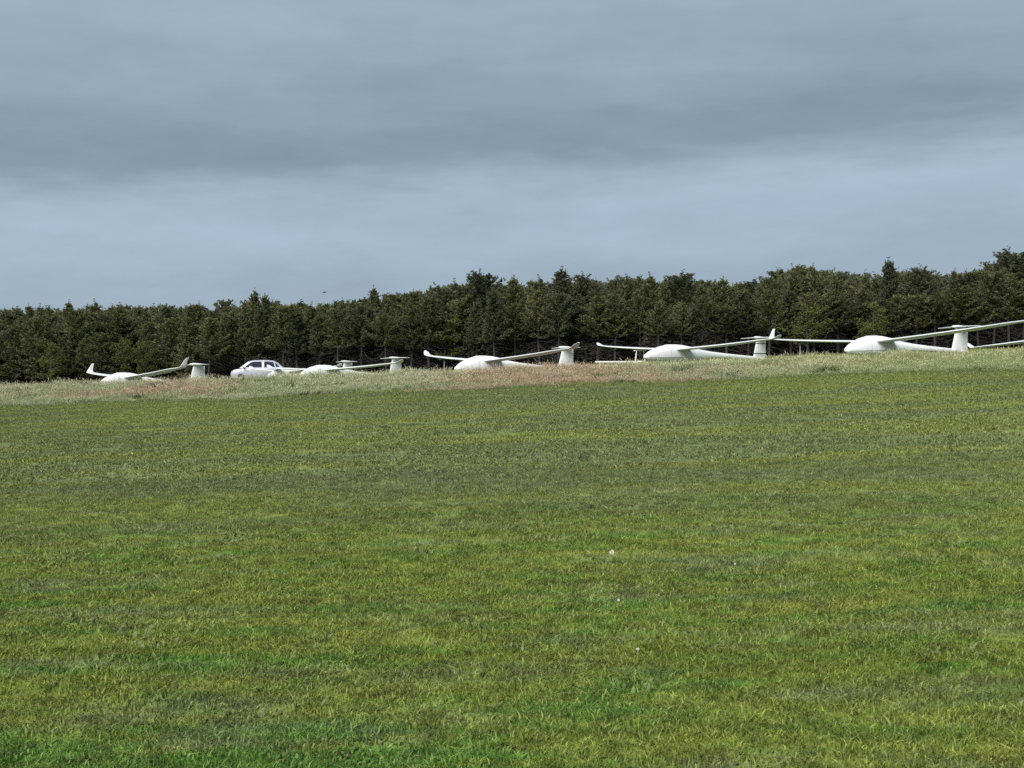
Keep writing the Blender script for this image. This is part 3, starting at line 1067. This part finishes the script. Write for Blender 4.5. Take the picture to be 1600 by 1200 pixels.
add_kind('tall_pine', 6.75, M_PINE, [conifer(14, base=.42, spread=1.2, round_=1, dens=14, spire=.45, rise=.8), conifer(15, base=.45, spread=1.25, round_=1, dens=14, spire=.4, rise=.6), conifer(16, base=.40, spread=1.1, dens=14, spire=.5, rise=.9), conifer(17, base=.40, spread=1.3, round_=1, dens=14, spire=.35, rise=.5), conifer(18, base=.44, spread=1.15, dens=14, spire=.55, rise=.7)])
add_kind('broadleaf_tree', 5.0, M_LEAF, [broadleaf(10), broadleaf(11, rad=1.7)])

SKY = [(-300, 487), (0, 485), (100, 481), (300, 479), (400, 472), (500, 473), (560, 471), (600, 463), (700, 449), (800, 443), (900, 441), (1000, 437),
       (1090, 440), (1140, 447), (1200, 437), (1230, 422), (1290, 422), (1330, 431), (1380, 426), (1450, 431), (1520, 428), (1560, 416), (1600, 408), (1900, 405)]
su, sv = np.array([p[0] for p in SKY]), np.array([p[1] for p in SKY])
PEAKS = [(62, 476), (190, 474), (310, 472), (398, 452), (455, 470), (535, 468), (605, 458), (712, 436), (750, 428), (803, 428), (873, 420), (912, 433), (980, 429), (1015, 426), (1065, 430),
         (1130, 431), (1235, 413), (1270, 412), (1352, 424), (1392, 406), (1440, 421), (1490, 420), (1578, 394), (1597, 399)]
LAND = [(20, "the photo's left edge"), (150, "the leftmost glider's winglet"), (192, "the leftmost glider's cockpit"), (310, "the leftmost glider's tail"),
        (405, 'the silver car'), (505, "the car's neighbour glider"), (618, "the T-tail nearest the car"), (672, 'the broad upswept wingtip'),
        (752, 'the cockpit over tan grass'), (880, 'the fin over tan grass'), (940, 'the wingtip beside the trestle'), (1054, "the strapped glider's cockpit"),
        (1188, 'the strapped rudder'), (1243, 'the thin wing post'), (1362, "the largest glider's cockpit"), (1500, "the largest glider's tail"), (1590, "the photo's right edge")]
NTH = ['first', 'second', 'third', 'fourth', 'fifth', 'sixth', 'seventh', 'eighth', 'ninth', 'tenth']
LOOK = {'pine': ['olive green pine with bare lower trunk', 'green pine'], 'skirted_pine': ['olive pine leafy down to the ground', 'bushy pine'],
        'spruce': ['narrow dark spruce', 'dark spruce'], 'tall_pine': ['tall spiky-topped pine', 'spiky pine'], 'broadleaf_tree': ['pale green bushy broadleaf tree', 'pale tree']}


def tree_front(u):
    return 90.0 - 6.0 * np.clip(u, -200, 1800) / 1600


trees = []     # (kind, u, Y, height, row)
tr = random.Random(5)
for row in range(3):
    u = -70 + row * 13
    while u < 1670:
        Y = float(tree_front(u)) + 2.6 * row + tr.uniform(-.8, .8)
        if 340 < u < 470 and row == 0: Y += 1.2
        if u < 330: kind = tr.choices(['skirted_pine', 'pine', 'spruce', 'broadleaf_tree'], [6, 2, 2, 1])[0]
        else: kind = tr.choices(['skirted_pine', 'pine', 'spruce', 'broadleaf_tree'], [0.7, 7, 1.6, 0.3])[0]
        if row: kind = tr.choices(['pine', 'spruce', 'tall_pine'], [3, 2.5, 5])[0]
        top = float(np.interp(u, su, sv)) + (tr.uniform(2, 40) if row == 0 else tr.uniform(-6, 22))
        if kind == 'broadleaf_tree': top += 25
        if kind == 'tall_pine': top -= tr.uniform(6, 22)
        x = (u - 800) / 2000 * Y
        h = EYE + (600 - top) / 2000 * Y - gz(x, Y)
        trees.append([kind, u, Y, h, row])
        u += tr.uniform(22, 40)
for (u, v) in [(a, b - 5) for a, b in PEAKS]:
    c = min((q for q in trees if q[4] == 1), key=lambda q: abs(q[1] - u))
    c[1] = u
    c[0] = 'tall_pine' if u % 3 else 'spruce'
    x = (u - 800) / 2000 * c[2]
    c[3] = EYE + (600 - v) / 2000 * c[2] - gz(x, c[2])
# the two pale bushy ones that stand out from the front of the wood
for (u, v, Y) in ((1365, 468, 82.0), (80, 528, 86.5), (1262, 470, 83.2)):
    x = (u - 800) / 2000 * Y
    trees.append(['broadleaf_tree', u, Y, EYE + (600 - v) / 2000 * Y - gz(x, Y), 0])

ROWN = ['front row', 'second row', 'third row']
used = {}
trees.sort(key=lambda q: (q[4], q[1]))
for kind, u, Y, h, row in trees:
    x = (u - 800) / 2000 * Y
    tm, cm, H, _acc = tr.choice(KINDS[kind])
    root = empty('tree' if kind == 'skirted_pine' else kind, (x, Y, gz(x, Y) - 0.03), tr.uniform(0, 6.28))
    root.name = {'pine': 'pine_tree', 'skirted_pine': 'pine_tree', 'tall_pine': 'pine_tree', 'spruce': 'spruce_tree', 'broadleaf_tree': 'broadleaf_tree'}[kind]
    k = h / H
    wide = tr.uniform(.95, 1.35) * max(k, .85)
    root.scale = (wide, wide, k)
    link_mesh('trunk', tm, root)
    link_mesh('crown', cm, root)
    lm = min(LAND, key=lambda q: abs(q[0] - u))
    side = 'left' if u < lm[0] else 'right'
    key = (kind, row, lm[1], side)
    used.setdefault(key, []).append((abs(u - lm[0]), root))
for (kind, row, lm, side), lst in used.items():
    lst.sort(key=lambda q: q[0])
    for i, (d, o) in enumerate(lst):
        near = 'nearest' if i == 0 else NTH[i] + ' nearest'
        where = '%s of' % side
        if 'edge' in lm:
            inside = side == ('right' if 'left edge' in lm else 'left')
            where = 'inside' if inside else 'cut by or beyond'
        tag(o, '%s in the %s, %s %s %s' % (LOOK[kind][1], ROWN[row], near, where, lm), 'tree', 'trees of the wood behind the gliders')


def deep_wood():
    protos = []
    for kind in ('skirted_pine', 'pine', 'spruce', 'skirted_pine'):
        for tm, cm, H, (T, K, m) in KINDS[kind]:
            V = list(T.v) + list(K.v); n = len(T.v)
            F = list(T.f) + [tuple(i + n for i in f) for f in K.f]
            me = mesh_np('deep_tree', V, F, [M_BARK, m])
            mi = np.zeros(len(F), np.int32); mi[len(T.f):] = 1
            me.polygons.foreach_set('material_index', mi)
            a = me.attributes.new('tone', 'FLOAT', 'POINT'); a.data.foreach_set('value', np.asarray([.5] * n + list(K.t), np.float32))
            protos.append(me)
    P, S = [], []
    for row in range(3, 10):
        u = -160 + row * 7
        while u < 1760:
            Y = float(tree_front(u)) + 2.7 * row + tr.uniform(-.9, .9)
            x = (u - 800) / 2000 * Y
            top = float(np.interp(u, su, sv)) + tr.uniform(2, 22)
            h = min(EYE + (600 - top) / 2000 * Y - gz(x, Y), 7.2)
            P.append((x, Y, gz(x, Y))); k = h / 6.0; w = tr.uniform(1.0, 1.25)
            S.append((w, w, k))
            u += tr.uniform(28, 46)
    n = len(P)
    rot = np.stack([np.zeros(n), np.zeros(n), rng.uniform(0, 6.28, n)], 1)
    instancer('woodland', P, S, rot, rng.integers(0, len(protos), n), protos,
              'dark dense interior of the wood behind its front trees', 'wood')


deep_wood()


def undergrowth():
    """brambles and seedlings filling the wood's floor"""
    protos = []
    for sd in (31, 32, 33):
        T, K = broadleaf(sd, 1.5, 1.1)
        me = mesh_np('bramble', K.v, K.f, [M_BRAMBLE])
        a = me.attributes.new('tone', 'FLOAT', 'POINT'); a.data.foreach_set('value', np.asarray(K.t, np.float32))
        protos.append(me)
    P, S = [], []
    for row in range(1, 14):
        u = -160 + row * 9
        while u < 1760:
            Y = float(tree_front(u)) + 1.7 * row - 0.3 + tr.uniform(-.7, .7)
            x = (u - 800) / 2000 * Y
            P.append((x, Y, gz(x, Y) - .1)); w = tr.uniform(.9, 1.4)
            S.append((w, w, w * tr.uniform(.7, 1.2)))
            u += tr.uniform(18, 34)
    n = len(P)
    rot = np.stack([np.zeros(n), np.zeros(n), rng.uniform(0, 6.28, n)], 1)
    instancer('undergrowth', P, S, rot, rng.integers(0, 3, n), protos, 'dark brambles and seedlings on the floor of the wood', 'undergrowth')


M_BRAMBLE = foliage_material('bramble_leaves', (0.050, 0.052, 0.038), (0.085, 0.086, 0.062))
undergrowth()

# ------------------------------------------------------------------ a bird over the trees
bp = at(507, 457, 78.0)
t = tag(empty('bird', bp, R(40)), 'small dark bird flying just above the trees right of the car', 'bird')
M_BIRD = mat('dark_feathers', (0.03, 0.03, 0.032), 0.8)
bm_rings = [body_ring(a, 0, w, w, w, 8, 2) for a, w in ((.17, .008), (.14, .028), (.10, .032), (.05, .05), (-.03, .052), (-.11, .028), (-.16, .035), (-.22, .04))]
V, F = loft(bm_rings)
t.scale = (.6, .6, .6)
for sd in (-1, 1):
    W_ = [(.08, sd * .03, .01), (.09, sd * .18, .09), (.02, sd * .36, .05), (-.03, sd * .34, .045), (-.06, sd * .17, .075), (-.06, sd * .03, .0)]
    k = len(V)
    V = list(V) + W_ + [(x, y, z + .012) for x, y, z in W_]
    F = list(F) + [tuple(k + i for i in range(6)), tuple(k + 6 + i for i in range(5, -1, -1))] + [(k + i, k + (i + 1) % 6, k + 6 + (i + 1) % 6, k + 6 + i) for i in range(6)]
solid('body', V, F, M_BIRD, t)

# ------------------------------------------------------------------ dandelion clocks and clover specks in the near grass
M_SEED = mat('white_seed_down', (0.72, 0.72, 0.68), 0.9, 0.1)
M_STEM = mat('pale_stem', (0.16, 0.17, 0.07), 0.8)


def ground_hit(u, v):
    y = 4.0
    while y < 45:
        x = (u - 800) / 2000 * y
        if EYE + (600 - v) / 2000 * y <= gz(x, y) + 0.07: return x, y
        y += 0.02
    return x, y


def dandelion(u, v, rad, label):
    x, y = ground_hit(u, v)
    t = tag(empty('dandelion', (x, y, gz(x, y))), label, 'flower', 'white seed heads in the mown grass')
    solid('stem', *tube((0, 0, -.01), (.006, .004, .075), .0025, .002, 6), M_STEM, t)
    A_ = Acc(); r = random.Random(int(u))
    for i in range(60):
        d = Vector((r.gauss(0, 1), r.gauss(0, 1), r.gauss(0, 1))).normalized()
        A_.spray(Vector((.006, .004, .08)), d, rad, rad * .35, r, 0)
    link_mesh('seed_head', A_.mesh('seed_head', M_SEED), t)


dandelion(955, 866, .019, 'white seed head among grey-green grass, brightest of the white specks')
dandelion(965, 941, .009, 'small white seed head straight below the brightest white speck')
dandelion(1147, 884, .007, 'small white seed head right of the brightest white speck')
dandelion(995, 1019, .008, 'lowest white seed head in the middle of the near grass')
